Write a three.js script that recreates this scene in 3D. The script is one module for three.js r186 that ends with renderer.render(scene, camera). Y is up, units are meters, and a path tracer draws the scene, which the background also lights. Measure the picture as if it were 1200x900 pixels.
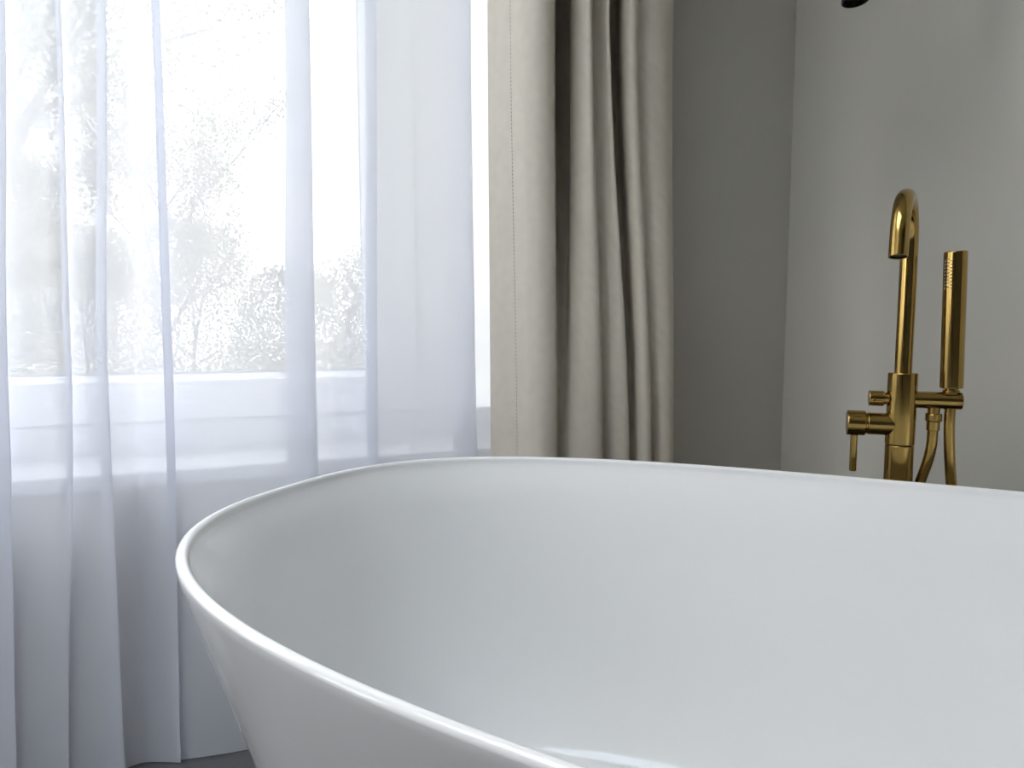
import * as THREE from 'three';
import { mergeGeometries, mergeVertices, toCreasedNormals } from 'three/addons/utils/BufferGeometryUtils.js';
import { RoundedBoxGeometry } from 'three/addons/geometries/RoundedBoxGeometry.js';
import { createNoise2D, createNoise3D } from 'simplex-noise';

// ---------------------------------------------------------------- camera, sky, sun, exposure
const scene = new THREE.Scene();
const renderer = new THREE.WebGLRenderer({ antialias: true });
renderer.toneMapping = THREE.LinearToneMapping;
renderer.toneMappingExposure = 6.2;
renderer.shadowMap.enabled = true;

const camera = new THREE.PerspectiveCamera(64.01, 4 / 3, 0.02, 300);
camera.position.set(0, 0.79, 0);
camera.rotation.order = 'YXZ';
camera.rotation.set(-0.079, -0.3733, 0);

function seeded(a) {
  return () => { a |= 0; a = (a + 0x6d2b79f5) | 0; let t = Math.imul(a ^ (a >>> 15), 1 | a); t = (t + Math.imul(t ^ (t >>> 7), 61 | t)) ^ t; return ((t ^ (t >>> 14)) >>> 0) / 4294967296; };
}

{ // pale spring sky with thin cloud, the same all round
  const W = 1024, H = 512, data = new Float32Array(W * H * 4), n3 = createNoise3D(seeded(11));
  for (let j = 0; j < H; j++) for (let i = 0; i < W; i++) {
    const el = ((j + 0.5) / H - 0.5) * Math.PI, az = ((i + 0.5) / W - 0.5) * 2 * Math.PI;
    const x = Math.cos(el) * Math.cos(az), y = Math.sin(el), z = Math.cos(el) * Math.sin(az);
    const up = Math.max(0, y), t = Math.pow(up, 0.55);
    let c = 0, amp = 0.5, fr = 1.6;
    for (let o = 0; o < 5; o++) { c += amp * n3(x * fr, y * fr * 1.8, z * fr); amp *= 0.5; fr *= 2.1; }
    const k = THREE.MathUtils.smoothstep(c, -0.4, 0.3) * 0.92;
    const s = [1.08 - 0.4 * t, 1.08 - 0.28 * t, 1.09 - 0.12 * t];
    const o = (j * W + i) * 4;
    for (let q = 0; q < 3; q++) data[o + q] = s[q] * (1 - k) + [1.27, 1.25, 1.21][q] * k;
    data[o + 3] = 1;
  }
  const tex = new THREE.DataTexture(data, W, H, THREE.RGBAFormat, THREE.FloatType);
  tex.mapping = THREE.EquirectangularReflectionMapping; tex.magFilter = THREE.LinearFilter; tex.needsUpdate = true;
  scene.background = tex;
}

// ---------------------------------------------------------------- helpers
const V = (x, y, z) => new THREE.Vector3(x, y, z);
const lin = (r, g, b) => new THREE.Color().setRGB(r, g, b);
const taken = {};
function numbered(name) { const n = (taken[name] = (taken[name] ?? -1) + 1); return n ? `${name}_${String(n).padStart(3, '0')}` : name; }
function shade(o) { o.castShadow = true; o.receiveShadow = true; return o; }
function part(name, geo, mat, parent) {
  const list = Array.isArray(geo) ? geo : [geo];
  const g = list.length > 1 ? mergeGeometries(list.map((q) => { const r = q.index ? q.toNonIndexed() : q; for (const k of Object.keys(r.attributes)) if (!['position', 'normal', 'uv'].includes(k)) r.deleteAttribute(k); return r; })) : list[0];
  const m = shade(new THREE.Mesh(g, mat)); m.name = parent === scene ? numbered(name) : name; parent.add(m); return m;
}
function thing(name, label, category, pos = [0, 0, 0], turn = 0, group) {
  const o = new THREE.Group(); o.name = numbered(name); scene.add(o); o.position.set(...pos); o.rotation.y = turn;
  o.userData = { label, category }; if (group) o.userData.group = group; return o;
}
function struct(name, geo, mat, label, category) {
  const o = part(name, geo, mat, scene); o.userData = { kind: 'structure', label, category }; return o;
}
// a box from its corners, edges softened
function box(x0, x1, y0, y1, z0, z1, r = 0.002) {
  const g = new RoundedBoxGeometry(x1 - x0, y1 - y0, z1 - z0, 2, Math.min(r, (x1 - x0) / 2.01, (y1 - y0) / 2.01, (z1 - z0) / 2.01));
  g.translate((x0 + x1) / 2, (y0 + y1) / 2, (z0 + z1) / 2); return g;
}
function plainBox(x0, x1, y0, y1, z0, z1) { const g = new THREE.BoxGeometry(x1 - x0, y1 - y0, z1 - z0); g.translate((x0 + x1) / 2, (y0 + y1) / 2, (z0 + z1) / 2); return g; }
// world-metre uv by the main direction of each face
function metreUV(g, s = 1) {
  const q = g.index ? g.toNonIndexed() : g, p = q.attributes.position, n = q.attributes.normal, uv = new Float32Array(p.count * 2);
  for (let i = 0; i < p.count; i++) {
    const ax = Math.abs(n.getX(i)), ay = Math.abs(n.getY(i)), az = Math.abs(n.getZ(i));
    const [u, v] = ay >= ax && ay >= az ? [p.getX(i), p.getZ(i)] : ax >= az ? [p.getZ(i), p.getY(i)] : [p.getX(i), p.getY(i)];
    uv[i * 2] = u * s; uv[i * 2 + 1] = v * s;
  }
  q.setAttribute('uv', new THREE.BufferAttribute(uv, 2)); return q;
}
function noiseTexture(size, fn, srgb = false) {
  const d = new Uint8Array(size * size * 4);
  for (let j = 0; j < size; j++) for (let i = 0; i < size; i++) { const c = fn(i / size, j / size), o = (j * size + i) * 4; const a = Array.isArray(c) ? c : [c, c, c]; for (let q = 0; q < 3; q++) d[o + q] = Math.max(0, Math.min(255, a[q] * 255)); d[o + 3] = 255; }
  const t = new THREE.DataTexture(d, size, size); t.wrapS = t.wrapT = THREE.RepeatWrapping; t.magFilter = THREE.LinearFilter; t.minFilter = THREE.LinearMipmapLinearFilter; if (srgb) t.colorSpace = THREE.SRGBColorSpace; t.needsUpdate = true; return t;
}
const n2 = createNoise2D(seeded(5)), n4 = createNoise3D(seeded(6));
// seamless noise on a torus-like cut
function tile(u, v, f) { const a = u * 6.2832, b = v * 6.2832; return 0.5 * (n4(Math.cos(a) * f, Math.sin(a) * f, Math.cos(b) * f + 7) + n4(Math.sin(b) * f, Math.cos(a) * f + 3, Math.sin(a) * f)); }

// ---------------------------------------------------------------- materials
const plasterBump = noiseTexture(256, (u, v) => 0.5 + 0.25 * tile(u, v, 5) + 0.2 * tile(u, v, 12));
const M = {
  wall: new THREE.MeshStandardMaterial({ color: lin(0.57, 0.555, 0.51), roughness: 0.75, bumpMap: plasterBump, bumpScale: 0.0006 }),
  stone: new THREE.MeshStandardMaterial({ color: lin(0.10, 0.098, 0.095), roughness: 0.5, bumpMap: plasterBump, bumpScale: 0.0008 }),
  ceiling: new THREE.MeshStandardMaterial({ color: lin(0.75, 0.75, 0.74), roughness: 0.9 }),
  floor: new THREE.MeshStandardMaterial({ color: lin(0.10, 0.10, 0.105), roughness: 0.55, bumpMap: plasterBump, bumpScale: 0.0008 }),
  frame: new THREE.MeshPhysicalMaterial({ color: lin(0.84, 0.85, 0.86), roughness: 0.32 }),
  gasket: new THREE.MeshStandardMaterial({ color: lin(0.30, 0.31, 0.33), roughness: 0.7 }),
  glass: new THREE.MeshPhysicalMaterial({ color: 0xffffff, roughness: 0.0, transmission: 1, thickness: 0, ior: 1.5 }),
  frosted: new THREE.MeshPhysicalMaterial({ color: lin(0.78, 0.79, 0.81), roughness: 0.95, transmission: 0.95, thickness: 0, specularIntensity: 0.2, side: THREE.DoubleSide }),
  drop: new THREE.MeshPhysicalMaterial({ color: 0xffffff, roughness: 0.0, transmission: 1, thickness: 0.002, ior: 1.33 }),
  tub: new THREE.MeshPhysicalMaterial({ color: lin(0.86, 0.87, 0.875), roughness: 0.05, ior: 1.5 }),
  sheer: new THREE.MeshPhysicalMaterial({ color: lin(0.93, 0.94, 0.985), roughness: 0.66, transmission: 0.39, thickness: 0, specularIntensity: 0, side: THREE.DoubleSide }),
  black: new THREE.MeshPhysicalMaterial({ color: lin(0.012, 0.012, 0.013), roughness: 0.45 }),
  dark: new THREE.MeshStandardMaterial({ color: lin(0.02, 0.018, 0.015), roughness: 0.6 }),
  rubber: new THREE.MeshStandardMaterial({ color: lin(0.42, 0.40, 0.36), roughness: 0.6 }),
};
{
  const weave = noiseTexture(128, (u, v) => 0.5 + 0.25 * Math.sin(u * 6.2832 * 32) * Math.sin(v * 6.2832 * 32) + 0.2 * tile(u, v, 9));
  const tone = noiseTexture(256, (u, v) => { const k = 0.97 + 0.05 * tile(u, v, 7); return [k, k, k]; });
  M.beige = new THREE.MeshPhysicalMaterial({ color: lin(0.72, 0.665, 0.575), map: tone, roughness: 0.62, bumpMap: weave, bumpScale: 0.0003, sheen: 0.15, sheenColor: lin(0.6, 0.57, 0.5), sheenRoughness: 0.5 });
  const brush = noiseTexture(256, (u, v) => 0.5 + 0.3 * n2(u * 3, v * 180) + 0.2 * n2(u * 8 + 4, v * 90));
  M.brass = new THREE.MeshPhysicalMaterial({ color: lin(0.45, 0.30, 0.095), metalness: 1, roughness: 0.15, bumpMap: brush, bumpScale: 0.00002 });
}

// ---------------------------------------------------------------- room shell
const X0 = -3.2, X1 = 1.374, ZB = -1.36, ZF = 2.3, TOP = 2.65, WL = -2.95, WR = 0.61, WB = 0.5, WT = 2.3;
const SX0 = -2.05, SX1 = -0.2, SZ0 = -1.05, SZ1 = 0.5;
struct('floor', metreUV(plainBox(X0 - 0.2, X1 + 0.2, -0.15, 0, ZB - 0.3, ZF + 0.2)), M.floor, 'dark grey bathroom floor under the tub', 'floor');
struct('ceiling', [plainBox(X0 - 0.2, SX0, TOP, TOP + 0.2, ZB - 0.3, ZF + 0.2), plainBox(SX1, X1 + 0.2, TOP, TOP + 0.2, ZB - 0.3, ZF + 0.2), plainBox(SX0, SX1, TOP, TOP + 0.2, ZB - 0.3, SZ0), plainBox(SX0, SX1, TOP, TOP + 0.2, SZ1, ZF + 0.2)].map((g) => metreUV(g)), M.ceiling, 'plain white ceiling of the bathroom with an opening for the added roof window', 'ceiling');
struct('wall_back', [plainBox(X0 - 0.2, WL, 0, TOP, ZB - 0.3, ZB), plainBox(WR, X1 + 0.2, 0, TOP, ZB - 0.3, ZB), plainBox(WL, WR, 0, WB, ZB - 0.3, ZB), plainBox(WL, WR, WT, TOP, ZB - 0.3, ZB)].map((g) => metreUV(g)), M.wall, 'grey painted wall with the window opening behind the curtains', 'wall');
struct('wall_right', metreUV(plainBox(X1, X1 + 0.2, 0, TOP, ZB, ZF)), M.wall, 'grey painted wall behind the brass faucet', 'wall');
const LZ0 = -1.2, LZ1 = -0.45, LB = 0.8, LT = 2.5;
struct('wall_left', [plainBox(X0 - 0.2, X0, 0, TOP, ZB, LZ0), plainBox(X0 - 0.2, X0, 0, TOP, LZ1, ZF), plainBox(X0 - 0.2, X0, 0, LB, LZ0, LZ1), plainBox(X0 - 0.2, X0, LT, TOP, LZ0, LZ1)].map((g) => metreUV(g)), M.stone, 'dark stone side wall with an opening for the added side window', 'wall');
struct('wall_front', metreUV(plainBox(X0 - 0.2, X1 + 0.2, 0, TOP, ZF, ZF + 0.2)), M.stone, 'dark stone wall facing the window', 'wall');

// ---------------------------------------------------------------- window: fixed frame, sashes, beads, panes, hinge, sill
{
  const win = new THREE.Group(); win.name = 'window_1'; scene.add(win);
  win.userData = { kind: 'structure', label: 'white framed window with rain-speckled panes behind the sheer curtain', category: 'window' };
  const za = -1.615, zb = -1.545, FB = 0.531;
  part('window_frame', [box(WL, WR, FB - 0.03, 0.599, za, zb, 0.004), box(WL, WR, WT - 0.07, WT, za, zb, 0.004), box(WL, WL + 0.095, 0.59, WT - 0.06, za, zb, 0.004), box(0.345, 0.45, 0.59, WT - 0.06, za, zb, 0.004), box(0.595, WR, 0.59, WT - 0.06, za, zb, 0.004), box(-0.93, -0.84, 0.59, WT - 0.06, za, zb, 0.004), box(-2.015, -1.927, 0.59, WT - 0.06, za, zb, 0.004)], M.frame, win);
  const sash = (l, r) => {
    const b = 0.601, t = WT - 0.072, z0 = -1.605, z1 = -1.533, w = 0.104, h = 0.09;
    const s = part('sash', [box(l, r, b, b + h, z0, z1, 0.005), box(l, r, t - h, t, z0, z1, 0.005), box(l, l + w, b + h - 0.004, t - h + 0.004, z0, z1, 0.005), box(r - w, r, b + h - 0.004, t - h + 0.004, z0, z1, 0.005)], M.frame, win);
    const gl = l + w + 0.022, gr = r - w - 0.022, gb = b + h + 0.012, gt = t - h - 0.012;
    // glazing bead: a sloped strip all round the pane
    const bead = [];
    const prism = (len) => { const sh = new THREE.Shape([new THREE.Vector2(0, 0), new THREE.Vector2(0.024, 0), new THREE.Vector2(0.024, 0.006), new THREE.Vector2(0, 0.022)]); return new THREE.ExtrudeGeometry(sh, { depth: len, bevelEnabled: false }); };
    const lay = (len, at, rx, ry, rz) => { const g = prism(len); g.applyMatrix4(new THREE.Matrix4().makeRotationFromEuler(new THREE.Euler(rx, ry, rz))); g.translate(...at); bead.push(g); };
    const zf = -1.562;
    { const m = new THREE.Matrix4().makeBasis(V(0, 1, 0), V(0, 0, 1), V(1, 0, 0)); const g = prism(r - l - 2 * w); g.scale(0.5, 1, 1); g.applyMatrix4(m); g.translate(l + w, b + h, zf); bead.push(g); }
    { const m = new THREE.Matrix4().makeBasis(V(0, -1, 0), V(0, 0, 1), V(-1, 0, 0)); const g = prism(r - l - 2 * w); g.scale(0.5, 1, 1); g.applyMatrix4(m); g.translate(r - w, t - h, zf); bead.push(g); }
    { const m = new THREE.Matrix4().makeBasis(V(1, 0, 0), V(0, 0, 1), V(0, -1, 0)); const g = prism(t - b - 2 * h); g.applyMatrix4(m); g.translate(l + w, t - h, zf); bead.push(g); }
    { const m = new THREE.Matrix4().makeBasis(V(-1, 0, 0), V(0, 0, 1), V(0, 1, 0)); const g = prism(t - b - 2 * h); g.applyMatrix4(m); g.translate(r - w, b + h, zf); bead.push(g); }
    part('glazing_bead', bead, M.frame, s);
    part('gasket', [box(gl - 0.001, gr + 0.001, gb - 0.001, gb + 0.004, -1.578, -1.564, 0.001), box(gl - 0.001, gl + 0.004, gb, gt, -1.578, -1.564, 0.001), box(gr - 0.004, gr + 0.001, gb, gt, -1.578, -1.564, 0.001)], M.gasket, s);
    const pg = new THREE.PlaneGeometry(gr - gl + 0.01, gt - gb + 0.01); pg.translate((gl + gr) / 2, (gb + gt) / 2, -1.571);
    part('pane', pg, M.glass, s);
    return [s, gl, gr, gb, gt];
  };
  const [s1, gl, gr, gb, gt] = sash(-0.838, 0.343);
  { const g = new THREE.PlaneGeometry(0.16, WT - 0.07 - 0.599 + 0.02); g.translate(0.5225, (WT - 0.07 + 0.599) / 2, -1.58); const o = part('pane', g, M.frosted, win); o.userData.label = 'narrow frosted side pane added to brighten the curtain edge'; }  // pane added to light up the strip between sheer and drape
  sash(-1.925, -0.932); sash(WL + 0.097, -2.017);  // unseen extra sashes, left uncurtained to let more daylight in
  // rain on the outside of the pane
  const rnd = seeded(21), N = 2600, dg = new THREE.SphereGeometry(1, 8, 5, 0, Math.PI * 2, 0, Math.PI / 2); dg.rotateX(-Math.PI / 2);
  const drops = new THREE.InstancedMesh(dg, M.drop, N), q = new THREE.Object3D();
  for (let i = 0; i < N; i++) {
    const r = 0.0008 + 0.0028 * Math.pow(rnd(), 3);
    q.position.set(gl + rnd() * (gr - gl), gb + rnd() * (gt - gb), -1.5722); q.scale.set(r, r * (1 + 0.5 * rnd()), r * 0.45); q.updateMatrix(); drops.setMatrixAt(i, q.matrix);
  }
  drops.name = 'raindrops'; drops.userData = { kind: 'stuff' }; shade(drops); s1.add(drops);
  part('hinge', [box(0.334, 0.354, 0.607, 0.672, -1.54, -1.522, 0.004), new THREE.CylinderGeometry(0.006, 0.006, 0.075, 16).translate(0.344, 0.64, -1.522)], M.frame, win);
}
{ // made-up side window out of view, added to brighten the room
  const win = new THREE.Group(); win.name = 'window_2'; scene.add(win);
  win.userData = { kind: 'structure', label: 'unseen white framed window added in the side wall to brighten the room', category: 'window' };
  const xa = X0 - 0.16, xb = X0 - 0.09, zm = (LZ0 + LZ1) / 2;
  part('window_frame', [box(xa, xb, LB, LB + 0.08, LZ0, LZ1, 0.004), box(xa, xb, LT - 0.08, LT, LZ0, LZ1, 0.004), box(xa, xb, LB + 0.07, LT - 0.07, LZ0, LZ0 + 0.08, 0.004), box(xa, xb, LB + 0.07, LT - 0.07, LZ1 - 0.08, LZ1, 0.004), box(xa, xb, LB + 0.07, LT - 0.07, zm - 0.05, zm + 0.05, 0.004)], M.frame, win);
  for (const [z0, z1] of [[LZ0 + 0.07, zm - 0.04], [zm + 0.04, LZ1 - 0.07]]) { const g = new THREE.PlaneGeometry(z1 - z0, LT - LB - 0.14); g.rotateY(Math.PI / 2); g.translate(xa + 0.035, (LB + LT) / 2, (z0 + z1) / 2); part('pane', g, M.glass, win); }
}
{ // made-up roof window out of view, added for daylight from above
  const win = new THREE.Group(); win.name = 'window_3'; scene.add(win);
  win.userData = { kind: 'structure', label: 'unseen wide white framed roof window added in the ceiling for light from above', category: 'window' };
  const y0 = TOP + 0.1, y1 = TOP + 0.17, w = 0.06;
  part('window_frame', [box(SX0, SX1, y0, y1, SZ0, SZ0 + w, 0.004), box(SX0, SX1, y0, y1, SZ1 - w, SZ1, 0.004), box(SX0, SX0 + w, y0, y1, SZ0 + w, SZ1 - w, 0.004), box(SX1 - w, SX1, y0, y1, SZ0 + w, SZ1 - w, 0.004)], M.frame, win);
  const g = new THREE.PlaneGeometry(SX1 - SX0 - 0.08, SZ1 - SZ0 - 0.08); g.rotateX(Math.PI / 2); g.translate((SX0 + SX1) / 2, y0 + 0.04, (SZ0 + SZ1) / 2); part('pane', g, M.glass, win);
}
struct('trim_1', [box(WR - 0.012, WR, 0.531, WT, -1.545, ZB + 0.001, 0.002), box(WL, WL + 0.012, 0.531, WT, -1.545, ZB + 0.001, 0.002), box(WL + 0.012, WR - 0.012, WT - 0.012, WT, -1.545, ZB + 0.001, 0.002)], M.frame, 'white lining of the window reveal behind the sheer curtain', 'trim');
struct('window_sill', box(WL - 0.02, WR + 0.012, 0.499, 0.531, -1.56, -1.33, 0.006), M.frame, 'white window sill board below the window behind the sheer curtain', 'window sill');

// ---------------------------------------------------------------- bathtub: one lofted surface cut into outer shell, rim and basin
{
  const A = 0.733, B = 0.386, N = 2.65, HT = 0.58, SEG = 220;
  const rad = (th, d, n) => { const a = A - d, b = B - d; return Math.pow(Math.pow(Math.abs(Math.cos(th)) / a, n) + Math.pow(Math.abs(Math.sin(th)) / b, n), -1 / n); };
  const prof = []; // [inset, height, exponent]
  const add = (d, y) => prof.push([d, y]);
  // outer shell from the foot up
  add(0.30, 0.004); add(0.19, 0.004); add(0.172, 0.006); add(0.160, 0.014); add(0.152, 0.03);
  for (let i = 1; i <= 16; i++) { const t = i / 16, y = 0.03 + t * (HT - 0.012 - 0.03); add(0.152 * Math.pow(1 - t, 1.06) + 0.0005, y); }
  const iOut = prof.length - 1;
  // rounded rim, 10 mm thick
  const R = 0.005;
  for (let i = 0; i <= 14; i++) { const a = Math.PI * (1 - i / 14); add(R + R * Math.cos(a), HT - R + R * Math.sin(a) - (i > 7 ? 0.001 * (i - 7) / 7 : 0)); }
  const iRim = prof.length - 1;
  // basin: soft shoulder, steep wall, wide fillet, shallow floor
  const basin = [[0.0108, 0.570], [0.0142, 0.5625], [0.0205, 0.551], [0.029, 0.535], [0.0395, 0.51], [0.054, 0.467], [0.068, 0.42], [0.080, 0.37], [0.092, 0.32], [0.104, 0.275], [0.118, 0.235], [0.136, 0.20], [0.158, 0.172], [0.184, 0.152], [0.214, 0.14], [0.25, 0.134], [0.30, 0.1315], [0.34, 0.130]];
  const cr = new THREE.CatmullRomCurve3(basin.map(([d, y]) => V(d, y, 0)));
  for (let i = 0; i <= 60; i++) { const p = cr.getPoint(i / 60); add(p.x, p.y); }
  const rows = prof.length, pos = [], cols = SEG;
  for (const [d, y] of prof) { const n = N - 0.5 * Math.min(1, d / 0.3); for (let k = 0; k < cols; k++) { const th = (k / cols) * Math.PI * 2, r = rad(th, d, n); pos.push(r * Math.cos(th), y, r * Math.sin(th)); } }
  const idx = (a, b) => { const out = []; for (let j = a; j < b; j++) for (let k = 0; k < cols; k++) { const p = j * cols + k, q = j * cols + (k + 1) % cols, r = p + cols, s = q + cols; out.push(p, r, q, q, r, s); } return out; };
  const whole = new THREE.BufferGeometry();
  whole.setAttribute('position', new THREE.Float32BufferAttribute(pos, 3)); whole.setIndex(idx(0, rows - 1)); whole.computeVertexNormals();
  const cut = (a, b, cap) => {
    const g = new THREE.BufferGeometry(), p = pos.slice(), nn = Array.from(whole.attributes.normal.array), ix = idx(a, b);
    if (cap !== undefined) { const c = p.length / 3; p.push(0, prof[cap][1], 0); nn.push(0, cap ? 1 : -1, 0); for (let k = 0; k < cols; k++) { const i0 = cap * cols + k, i1 = cap * cols + (k + 1) % cols; if (cap) ix.push(i0, c, i1); else ix.push(i1, c, i0); } }
    const used = new Map(), P = [], Q = [], I = [];
    for (const i of ix) { if (!used.has(i)) { used.set(i, P.length / 3); P.push(p[i * 3], p[i * 3 + 1], p[i * 3 + 2]); Q.push(nn[i * 3], nn[i * 3 + 1], nn[i * 3 + 2]); } I.push(used.get(i)); }
    g.setAttribute('position', new THREE.Float32BufferAttribute(P, 3)); g.setAttribute('normal', new THREE.Float32BufferAttribute(Q, 3)); g.setIndex(I); return g;
  };
  const tub = thing('bathtub', 'large glossy white oval freestanding bathtub with thin rounded rim', 'bathtub', [0.528, 0, -0.3886], -0.8013);
  part('outer_shell', cut(0, iOut, 0), M.tub, tub);
  part('rim', cut(iOut, iRim), M.tub, tub);
  part('basin', cut(iRim, rows - 1, rows - 1), M.tub, tub);
}

// ---------------------------------------------------------------- curtains
// a sheet lofted through plan paths at several heights; nodes are [x, z] in metres
function sheet(levels, n, m, thick) {
  const curves = levels.map(([, nodes]) => new THREE.CatmullRomCurve3(nodes.map(([x, z]) => V(x, 0, z)), false, 'centripetal'));
  const lines = curves.map((c, k) => { const out = [], S = levels[k][1].length - 1; for (let i = 0; i <= n; i++) out.push(c.getPoint(i / n)); return out; });
  const ys = levels.map((l) => l[0]), top = ys[0], bottom = ys[ys.length - 1], pos = [], uv = [];
  const at = (i, y) => { // monotone blend between neighbouring levels
    let k = 0; while (k < ys.length - 2 && y < ys[k + 1]) k++;
    const t = THREE.MathUtils.smootherstep((ys[k] - y) / (ys[k] - ys[k + 1]), 0, 1) * 0.35 + 0.65 * Math.min(1, Math.max(0, (ys[k] - y) / (ys[k] - ys[k + 1])));
    return lines[k][i].clone().lerp(lines[k + 1][i], t);
  };
  const grid = [];
  for (let j = 0; j <= m; j++) { const y = top + (bottom - top) * (j / m), row = []; let run = 0; for (let i = 0; i <= n; i++) { const p = at(i, y); p.y = y; if (i) run += row[i - 1].distanceTo(p); row.push(p); uv.push(run, y); pos.push(p.x, p.y, p.z); } grid.push(row); }
  const index = [], w = n + 1;
  for (let j = 0; j < m; j++) for (let i = 0; i < n; i++) { const a = j * w + i, b = a + 1, c = a + w, d = c + 1; index.push(a, c, b, b, c, d); }
  const g = new THREE.BufferGeometry(); g.setAttribute('position', new THREE.Float32BufferAttribute(pos, 3)); g.setAttribute('uv', new THREE.Float32BufferAttribute(uv, 2)); g.setIndex(index); g.computeVertexNormals();
  g.userData = { grid };
  if (!thick) return g;
  const N = g.attributes.normal, P = pos.slice(), U = uv.slice(), I = index.slice(), c0 = pos.length / 3;
  for (let i = 0; i < c0; i++) { P.push(pos[i * 3] - N.getX(i) * thick, pos[i * 3 + 1] - N.getY(i) * thick, pos[i * 3 + 2] - N.getZ(i) * thick); U.push(uv[i * 2], uv[i * 2 + 1]); }
  for (let i = 0; i < index.length; i += 3) I.push(index[i] + c0, index[i + 2] + c0, index[i + 1] + c0);
  const nrm = Array.from(N.array).concat(Array.from(N.array).map((v) => -v));
  const rim = []; for (let i = 0; i < n; i++) rim.push([i + 1, i], [m * w + i, m * w + i + 1]); for (let j = 0; j < m; j++) rim.push([j * w, (j + 1) * w], [(j + 1) * w + n, j * w + n]);
  for (const [a, b] of rim) I.push(a, b, a + c0, b, b + c0, a + c0);
  const s = new THREE.BufferGeometry(); s.setAttribute('position', new THREE.Float32BufferAttribute(P, 3)); s.setAttribute('normal', new THREE.Float32BufferAttribute(nrm, 3)); s.setAttribute('uv', new THREE.Float32BufferAttribute(U, 2)); s.setIndex(I); s.userData = { grid };
  return s;
}
{
  const zs = [1.235, 1.27, 1.222, 1.236, 1.25, 1.235, 1.222, 1.233, 1.243, 1.236, 1.222, 1.24, 1.258, 1.312, 1.25, 1.262, 1.27, 1.24, 1.222, 1.245, 1.268, 1.308, 1.25, 1.262, 1.274, 1.27, 1.255, 1.27, 1.285, 1.295, 1.29];
  const high = [-0.508, -0.46, -0.37, -0.385, -0.4, -0.343, -0.298, -0.304, -0.31, -0.278, -0.235, -0.246, -0.257, -0.22, -0.161, -0.169, -0.177, -0.071, 0.083, 0.062, 0.041, 0.124, 0.208, 0.198, 0.189, 0.286, 0.401, 0.384, 0.365, 0.46, 0.52];
  const mid = [-0.539, -0.49, -0.398, -0.413, -0.427, -0.369, -0.311, -0.319, -0.326, -0.298, -0.26, -0.272, -0.283, -0.234, -0.165, -0.174, -0.183, -0.078, 0.078, 0.053, 0.024, 0.113, 0.199, 0.189, 0.179, 0.28, 0.407, 0.385, 0.362, 0.462, 0.525];
  const low = [-0.568, -0.515, -0.419, -0.436, -0.454, -0.388, -0.347, -0.35, -0.354, -0.321, -0.263, -0.276, -0.289, -0.247, -0.177, -0.181, -0.187, -0.095, 0.079, 0.045, 0.009, 0.102, 0.188, 0.177, 0.166, 0.276, 0.417, 0.389, 0.363, 0.468, 0.53];
  const more = [[-0.74, 1.25], [-0.66, 1.222], [-0.68, 1.24], [-0.7, 1.262]];
  const lv = (xs, k) => more.map(([x, z]) => [x, -z]).concat(xs.map((x, i) => [x, -(k ? 1.222 + (zs[i] - 1.24) * 0.4 : zs[i])]));
  const g = sheet([[2.6, lv(high)], [1.35, lv(high)], [0.72, lv(mid)], [0.003, lv(low, true)]], 760, 60);
  const c = thing('sheer_curtain', 'white translucent sheer curtain hanging in pleats in front of the window', 'curtain');
  part('sheer_fabric', g, M.sheer, c);
}
{
  const hi = [[0.423, -1.215], [0.455, -1.172], [0.474, -1.146], [0.494, -1.13], [0.512, -1.126], [0.527, -1.131], [0.537, -1.143], [0.565, -1.2], [0.625, -1.315], [0.664, -1.315], [0.602, -1.2], [0.6, -1.155], [0.611, -1.138], [0.618, -1.14], [0.629, -1.165], [0.647, -1.19], [0.658, -1.178], [0.664, -1.16], [0.669, -1.158], [0.684, -1.19], [0.735, -1.315], [0.775, -1.315], [0.719, -1.188], [0.724, -1.162], [0.736, -1.162], [0.744, -1.18], [0.764, -1.198], [0.786, -1.185], [0.821, -1.185], [0.849, -1.2], [0.881, -1.235], [0.892, -1.26]];
  const lo = [[0.422, -1.2], [0.466, -1.16], [0.487, -1.138], [0.507, -1.124], [0.523, -1.121], [0.536, -1.124], [0.544, -1.134], [0.55, -1.15], [0.561, -1.165], [0.568, -1.158], [0.578, -1.142], [0.603, -1.125], [0.63, -1.118], [0.644, -1.122], [0.652, -1.14], [0.664, -1.152], [0.679, -1.132], [0.7, -1.122], [0.711, -1.124], [0.727, -1.15], [0.738, -1.165], [0.741, -1.155], [0.741, -1.135], [0.754, -1.122], [0.767, -1.124], [0.775, -1.14], [0.788, -1.152], [0.801, -1.132], [0.818, -1.128], [0.834, -1.14], [0.858, -1.17], [0.873, -1.2]];
  const g = sheet([[2.6, hi], [1.433, hi], [0.54, lo], [0.008, lo]], 434, 90, 0.0016);
  const c = thing('drape_curtain', 'heavy beige pleated drape curtain hanging beside the sheer curtain', 'curtain');
  part('drape_fabric', g, M.beige, c);
  // row of stitches along the side hem
  const grid = g.userData.grid, st = [], n = 14, sg = new THREE.CapsuleGeometry(0.00055, 0.0032, 2, 5);
  for (let y = 0.45; y < 2.5; y += 0.0075) {
    const f = (2.6 - y) / (2.6 - 0.008) * 90, j = Math.floor(f), t = f - j, p = grid[j][n].clone().lerp(grid[j + 1][n], t), q = grid[j][n + 1];
    const tx = q.x - grid[j][n].x, tz = q.z - grid[j][n].z, l = Math.hypot(tx, tz);
    const s = sg.clone(); s.translate(p.x - (tz / l) * 0.0002 , y, p.z + (tx / l) * 0.0002); st.push(s);
  }
  const s = part('stitching', st, M.gasket, c); s.userData = { kind: 'stuff' };
}
{
  const t = thing('curtain_track', 'white double curtain track fixed under the ceiling', 'curtain track');
  for (const z of [-1.28, -1.175]) part('rail', box(-2.2, 1.0, 2.6, 2.65, z - 0.012, z + 0.012, 0.002), M.frame, t);
}

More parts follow.
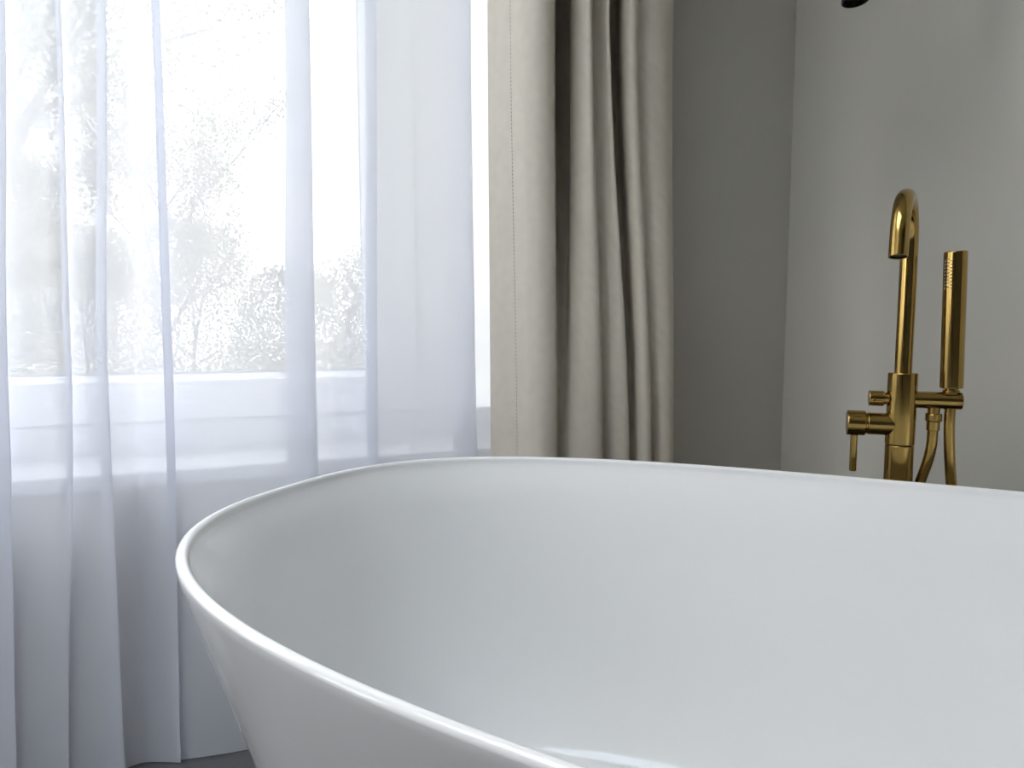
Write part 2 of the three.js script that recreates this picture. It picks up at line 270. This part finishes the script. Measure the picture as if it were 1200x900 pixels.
// ---------------------------------------------------------------- brass floor-standing bath faucet; local x runs along the shower arm
function rod(r, len, bevel = 0.0012, seg = 48) { // along +y from 0, edges softened
  const v = (x, y) => new THREE.Vector2(x, y), e = bevel * 0.25, p = [v(0, 0), v(r - bevel - e, 0), v(r - bevel, 0), v(r - bevel * 0.3, bevel * 0.3), v(r, bevel), v(r, bevel + e), v(r, len - bevel - e), v(r, len - bevel), v(r - bevel * 0.3, len - bevel * 0.3), v(r - bevel, len), v(r - bevel - e, len), v(0, len)];
  return new THREE.LatheGeometry(p, seg);
}
const along = (g, x, y, z, dir) => { g.applyQuaternion(new THREE.Quaternion().setFromUnitVectors(V(0, 1, 0), dir)); g.translate(x, y, z); return g; };
const FX = 0.922, FZ = -0.672, TURN = -Math.PI / 4;
{
  const f = thing('bath_faucet', 'brushed brass floor-standing bath faucet with arched spout behind the bathtub', 'faucet', [FX, 0, FZ], TURN);
  const right = V(1, 0, 0), left = V(-1, 0, 0);
  part('base_plate', rod(0.055, 0.012, 0.003), M.brass, f);
  part('column', rod(0.0199, 0.606, 0.001).translate(0, 0.0115, 0), M.brass, f);
  part('valve_body', rod(0.0204, 0.113, 0.0012).translate(0, 0.6185, 0), M.brass, f);
  // spout: straight riser, half-round arch and short drop
  const dir = V(-0.857, 0, 0.514).applyAxisAngle(V(0, 1, 0), -TURN), Rb = 0.067, yc = 0.922, sweep = Math.PI * 0.935, pts = [V(0, 0.725, 0), V(0, 0.8, 0), V(0, 0.86, 0), V(0, 0.9, 0)];
  const arch = (a) => V(dir.x * Rb * (1 - Math.cos(a)), yc + Rb * Math.sin(a), dir.z * Rb * (1 - Math.cos(a)));
  for (let i = 0; i <= 16; i++) pts.push(arch(sweep * i / 16));
  const down = V(dir.x * Math.sin(sweep), Math.cos(sweep), dir.z * Math.sin(sweep)).normalize();
  const end = pts[pts.length - 1].clone(); pts.push(end.clone().addScaledVector(down, 0.02), end.clone().addScaledVector(down, 0.039));
  const tip = pts[pts.length - 1], path = new THREE.CatmullRomCurve3(pts, false, 'centripetal');
  const sp = part('spout', [new THREE.TubeGeometry(path, 160, 0.0119, 40, false), along(new THREE.TorusGeometry(0.0109, 0.001, 8, 40).rotateX(Math.PI / 2), tip.x, tip.y, tip.z, down)], M.brass, f);
  const plug = tip.clone().addScaledVector(down, -0.0035);
  part('outlet', along(new THREE.CylinderGeometry(0.0105, 0.0105, 0.003, 32), plug.x, plug.y, plug.z, down), M.dark, sp);
  // lever handle on the left
  const arm = part('handle_arm', along(rod(0.0178, 0.04, 0.001), -0.006, 0.649, 0, left), M.brass, f);
  part('seal_ring', along(rod(0.0165, 0.004, 0.0004), -0.045, 0.649, 0, left), M.brass, arm);
  const cap = part('handle_cap', along(rod(0.0202, 0.0265, 0.0016), -0.0485, 0.649, 0, left), M.brass, f);
  part('lever', along(rod(0.0053, 0.075, 0.001), -0.0635, 0.645, 0, V(0, -1, 0)), M.brass, cap);
  // diverter knob above it
  const kn = part('diverter_knob', [along(rod(0.0095, 0.02, 0.0006), -0.014, 0.69, 0, left), along(rod(0.0122, 0.021, 0.001), -0.0245, 0.69, 0, left)], M.brass, f);
  part('indicator_pin', [along(rod(0.0026, 0.006, 0.0006, 16), -0.0395, 0.6885, 0.0085, V(0, 0, 1)), box(-0.039, -0.026, 0.6862, 0.6878, 0.0105, 0.0128, 0.0006)], M.brass, kn);
  // shower arm with hole, nut and hose connector
  part('shower_arm', along(rod(0.0132, 0.066, 0.001), 0.012, 0.690, 0, right), M.brass, f);
  const co = part('hose_connector', [rod(0.0082, 0.016, 0.0008).translate(0.043, 0.667, 0), rod(0.0118, 0.013, 0.002, 6).translate(0.043, 0.657, 0), rod(0.0088, 0.016, 0.0008).translate(0.043, 0.643, 0)], M.brass, f);
  co.name = 'hose_connector';
}
{
  const h = thing('hand_shower', 'slim brass stick hand shower standing upright on the faucet arm', 'hand shower', [FX, 0, FZ], TURN);
  const hx = 0.064;
  const body = part('wand', rod(0.0152, 0.206, 0.0012), M.brass, h);
  body.position.set(hx, 0.7095, 0); body.rotation.z = 0.022; body.rotation.x = 0.01;
  part('collar', [rod(0.0092, 0.012, 0.0008).translate(hx, 0.6995, 0), rod(0.0112, 0.004, 0.0008).translate(hx, 0.7025, 0)], M.brass, h);
  // spray face: dark inset strip with nozzles on the side turned to the handle
  const face = V(-0.72, 0, 0.69).normalize(), sideways = V(face.z, 0, -face.x);
  const strip = [];
  { const g = new THREE.CylinderGeometry(0.01545, 0.01545, 0.05, 12, 1, true, -0.42, 0.84); g.rotateY(Math.atan2(face.x, face.z)); g.translate(0, 0.1715, 0); strip.push(g); }
  const panel = part('spray_panel', strip, M.brass, body);
  const ng = new THREE.CylinderGeometry(0.0008, 0.0012, 0.0018, 10);
  for (let r = 0; r < 9; r++) for (let c = -1; c <= 1; c++) {
    const d = face.clone().applyAxisAngle(V(0, 1, 0), c * 0.27), g = ng.clone(); g.applyQuaternion(new THREE.Quaternion().setFromUnitVectors(V(0, 1, 0), d));
    const y = 0.151 + r * 0.0051 + (c ? 0 : 0.0025); if (y > 0.1945) continue;
    const nz = part('nozzle', g, M.rubber, panel); nz.position.set(d.x * 0.016, y, d.z * 0.016);
  }
  const hp = [V(0.043, 0.648, 0), V(0.0425, 0.62, 0), V(0.039, 0.595, -0.001), V(0.03, 0.555, -0.004), V(0.016, 0.48, 0.0), V(0.01, 0.38, 0.03), V(0.03, 0.27, 0.035), V(0.062, 0.235, 0.03), V(0.088, 0.28, 0.02), V(0.088, 0.4, 0.01), V(0.075, 0.52, 0.002), V(0.067, 0.6, 0), V(hx, 0.65, 0), V(hx, 0.682, 0)];
  part('hose', new THREE.TubeGeometry(new THREE.CatmullRomCurve3(hp, false, 'centripetal'), 160, 0.0073, 24, false), M.brass, h);
}

// ---------------------------------------------------------------- black tube pendant over the corner, switched off
{
  const p = thing('pendant_lamp', 'small black cylindrical pendant lamp hanging above the faucet', 'lamp', [0.995, 1.387, -0.85]);
  const sh = new THREE.LatheGeometry([[0.019, 0.012], [0.0195, 0.001], [0.0212, 0], [0.0225, 0.0015], [0.0225, 0.248], [0.021, 0.25], [0.003, 0.252], [0, 0.252]].map(([x, y]) => new THREE.Vector2(x, y)), 48);
  part('lamp_shade', toCreasedNormals(sh, 0.6), M.black, p);
  part('diffuser', new THREE.CylinderGeometry(0.019, 0.019, 0.004, 32).translate(0, 0.012, 0), M.black, p);
  part('cord', new THREE.CylinderGeometry(0.0022, 0.0022, TOP - 1.387 - 0.27, 10).translate(0, 0.25 + (TOP - 1.387 - 0.27) / 2, 0), M.black, p);
  part('ceiling_canopy', new THREE.CylinderGeometry(0.045, 0.045, 0.024, 40).translate(0, TOP - 1.387 - 0.012, 0), M.black, p);
}

// ---------------------------------------------------------------- garden outside
const G0 = -0.5;
{
  const tex = noiseTexture(256, (u, v) => { const k = 0.5 + 0.5 * tile(u, v, 6), l = 0.5 + 0.5 * tile(u, v, 14); return [0.62 + 0.16 * k + 0.08 * l, 0.62 + 0.15 * k + 0.08 * l, 0.56 + 0.12 * k + 0.06 * l]; }, true);
  const g = metreUV(new THREE.BoxGeometry(160, 0.2, 160).translate(0, G0 - 0.1, -42.5), 0.12);
  struct('ground', g, new THREE.MeshStandardMaterial({ map: tex, roughness: 0.95 }), 'pale gravel and dry grass ground outside the window', 'ground');
}
const barkMat = new THREE.MeshStandardMaterial({ color: lin(0.09, 0.08, 0.07), roughness: 0.9 });
const leafMat = new THREE.MeshPhysicalMaterial({ color: 0xffffff, roughness: 0.9, transmission: 0.35, thickness: 0, specularIntensity: 0, side: THREE.DoubleSide });
const leafGeo = (() => { const g = new THREE.BufferGeometry(); g.setAttribute('position', new THREE.Float32BufferAttribute([0, 0, 0, 0.5, 0.45, 0.06, 0, 1.2, 0, -0.5, 0.45, 0.06], 3)); g.setIndex([0, 1, 2, 0, 2, 3]); g.computeVertexNormals(); return g; })();
function tree(name, label, x, z, height, spread, { seed, levels = 4, trunk = 0.09, leaves = 6000, size = 0.06, hues, dome = 0, group }) {
  const rnd = seeded(seed), t = thing(name, label, name.endsWith('shrub') ? 'shrub' : 'tree', [x, G0, z], 0, group), br = [], tips = [];
  const limb = (p, d, len, r, lev) => {
    const bend = V(rnd() - 0.5, (rnd() - 0.3) * 0.5, rnd() - 0.5).multiplyScalar(len * 0.3), e = p.clone().addScaledVector(d, len).add(bend), mid = p.clone().addScaledVector(d, len * 0.5).addScaledVector(bend, 0.15);
    br.push(new THREE.TubeGeometry(new THREE.QuadraticBezierCurve3(p, mid, e), lev > 1 ? 5 : 3, r, lev > 1 ? 7 : 4, false));
    if (lev <= 1) tips.push([mid, r], [e, r]);
    if (!lev) return;
    const k = lev === levels ? 5 : 3 + Math.floor(rnd() * 2);
    for (let i = 0; i < k; i++) {
      const s = 0.35 + 0.65 * (i + rnd()) / k, q = new THREE.QuadraticBezierCurve3(p, mid, e).getPoint(Math.min(1, s)), a = rnd() * 6.283, tilt = 0.45 + rnd() * 0.6;
      const side = V(Math.cos(a), 0, Math.sin(a)), nd = d.clone().multiplyScalar(Math.cos(tilt)).addScaledVector(side, Math.sin(tilt) * spread).add(V(0, 0.12, 0)).normalize();
      limb(q, nd, len * (0.5 + rnd() * 0.25), r * 0.56, lev - 1);
    }
  };
  limb(V(0, 0, 0), V((rnd() - 0.5) * 0.1, 1, (rnd() - 0.5) * 0.1).normalize(), height * 0.5, trunk, levels);
  part('trunk', br, barkMat, t);
  const m = new THREE.InstancedMesh(leafGeo, leafMat, leaves), q = new THREE.Object3D(), c = new THREE.Color();
  for (let i = 0; i < leaves; i++) {
    const [p] = tips[Math.floor(rnd() * tips.length)], s = size * (0.6 + 0.8 * rnd()), w = height * 0.045;
    if (dome && i % 5) { const a = rnd() * 6.283, v = rnd(), rr = dome * Math.pow(rnd(), 0.4) * Math.sqrt(1 - v * v * 0.85); q.position.set(Math.cos(a) * rr, v * height * 0.86, Math.sin(a) * rr); }
    else q.position.set(p.x + (rnd() - 0.5) * 2 * w, p.y + (rnd() - 0.5) * 2 * w, p.z + (rnd() - 0.5) * 2 * w); q.rotation.set(rnd() * 6.283, rnd() * 6.283, rnd() * 6.283); q.scale.setScalar(s); q.updateMatrix(); m.setMatrixAt(i, q.matrix);
    const h = hues[Math.floor(rnd() * hues.length)], k = 0.75 + 0.5 * rnd(); m.setColorAt(i, c.setRGB(h[0] * k, h[1] * k, h[2] * k));
  }
  m.name = 'foliage'; m.userData = { kind: 'stuff' }; shade(m); t.add(m); return t;
}
const olive = [[0.16, 0.15, 0.09], [0.21, 0.19, 0.10], [0.13, 0.13, 0.08], [0.34, 0.28, 0.11]], pale = [[0.30, 0.30, 0.24], [0.25, 0.255, 0.20], [0.36, 0.33, 0.23]];
tree('garden_tree', 'tall leafy tree with slanting branches outside the window, in front of the apartment block', -2.15, -6.4, 6.2, 1.0, { seed: 33, levels: 5, trunk: 0.05, leaves: 30000, size: 0.032, hues: olive });
tree('garden_tree', 'olive leafed tree standing between the tall tree and the round shrub outside', -1.42, -10.2, 4.6, 0.75, { seed: 47, levels: 5, trunk: 0.045, leaves: 22000, size: 0.034, hues: olive });
tree('garden_tree', 'low spreading tree outside, between the tall tree and the far hedge row', -4.3, -11.5, 4.2, 1.0, { seed: 61, levels: 5, trunk: 0.05, leaves: 30000, size: 0.042, hues: olive });
tree('shrub', 'pale round shrub outside with a bare twiggy top, beside the window frame', 1.75, -14.5, 3.5, 0.8, { seed: 52, trunk: 0.03, leaves: 12000, size: 0.05, hues: pale, dome: 1.9 });
[[-12.6, -25, 5.2, 2.3, 'tallest pale shrub of the far hedge row, at the apartment block'], [-8.6, -22, 6.0, 2.8], [-5.4, -23, 5.4, 2.7], [-2.3, -21.5, 5.4, 2.6], [0.7, -23, 4.2, 2.2], [4.2, -24, 3.5, 2.2], [7.6, -23, 3.2, 2.0]].forEach(([x, z, h, w, label], i) => tree('hedge_shrub', label ?? 'pale dry leafed shrub in the far hedge row outside', x, z, h, 0.8, { seed: 70 + i, levels: 3, trunk: 0.05, leaves: 14000, size: 0.085, hues: pale, dome: w, group: 'shrubs in the far hedge row' }));
{ // apartment block beyond the tall tree
  const b = thing('apartment_building', 'pale apartment block with rows of windows behind the tall tree', 'building', [-13.5, G0, -34]);
  const wm = new THREE.MeshStandardMaterial({ color: lin(0.36, 0.355, 0.34), roughness: 0.9 }), pm = new THREE.MeshPhysicalMaterial({ color: lin(0.10, 0.12, 0.14), roughness: 0.1 });
  part('wall', plainBox(-7, 5.2, 0, 22, -8, 0), wm, b);
  part('roof', plainBox(-7.3, 5.5, 22, 22.4, -8.3, 0.3), M.gasket, b);
  for (let r = 0; r < 7; r++) for (let c = 0; c < 4; c++) {
    const x = -5.6 + c * 2.9, y = 1.4 + r * 3;
    const w = part('window', [plainBox(x, x + 1.6, y, y + 0.08, -0.02, 0.05), plainBox(x, x + 1.6, y + 1.42, y + 1.5, -0.02, 0.05), plainBox(x, x + 0.08, y, y + 1.5, -0.02, 0.05), plainBox(x + 1.52, x + 1.6, y, y + 1.5, -0.02, 0.05), plainBox(x + 0.76, x + 0.84, y, y + 1.5, -0.02, 0.05)], M.frame, b);
    part('pane', plainBox(x + 0.05, x + 1.55, y + 0.05, y + 1.45, -0.01, 0.02), pm, w);
  }
}
renderer.render(scene, camera);
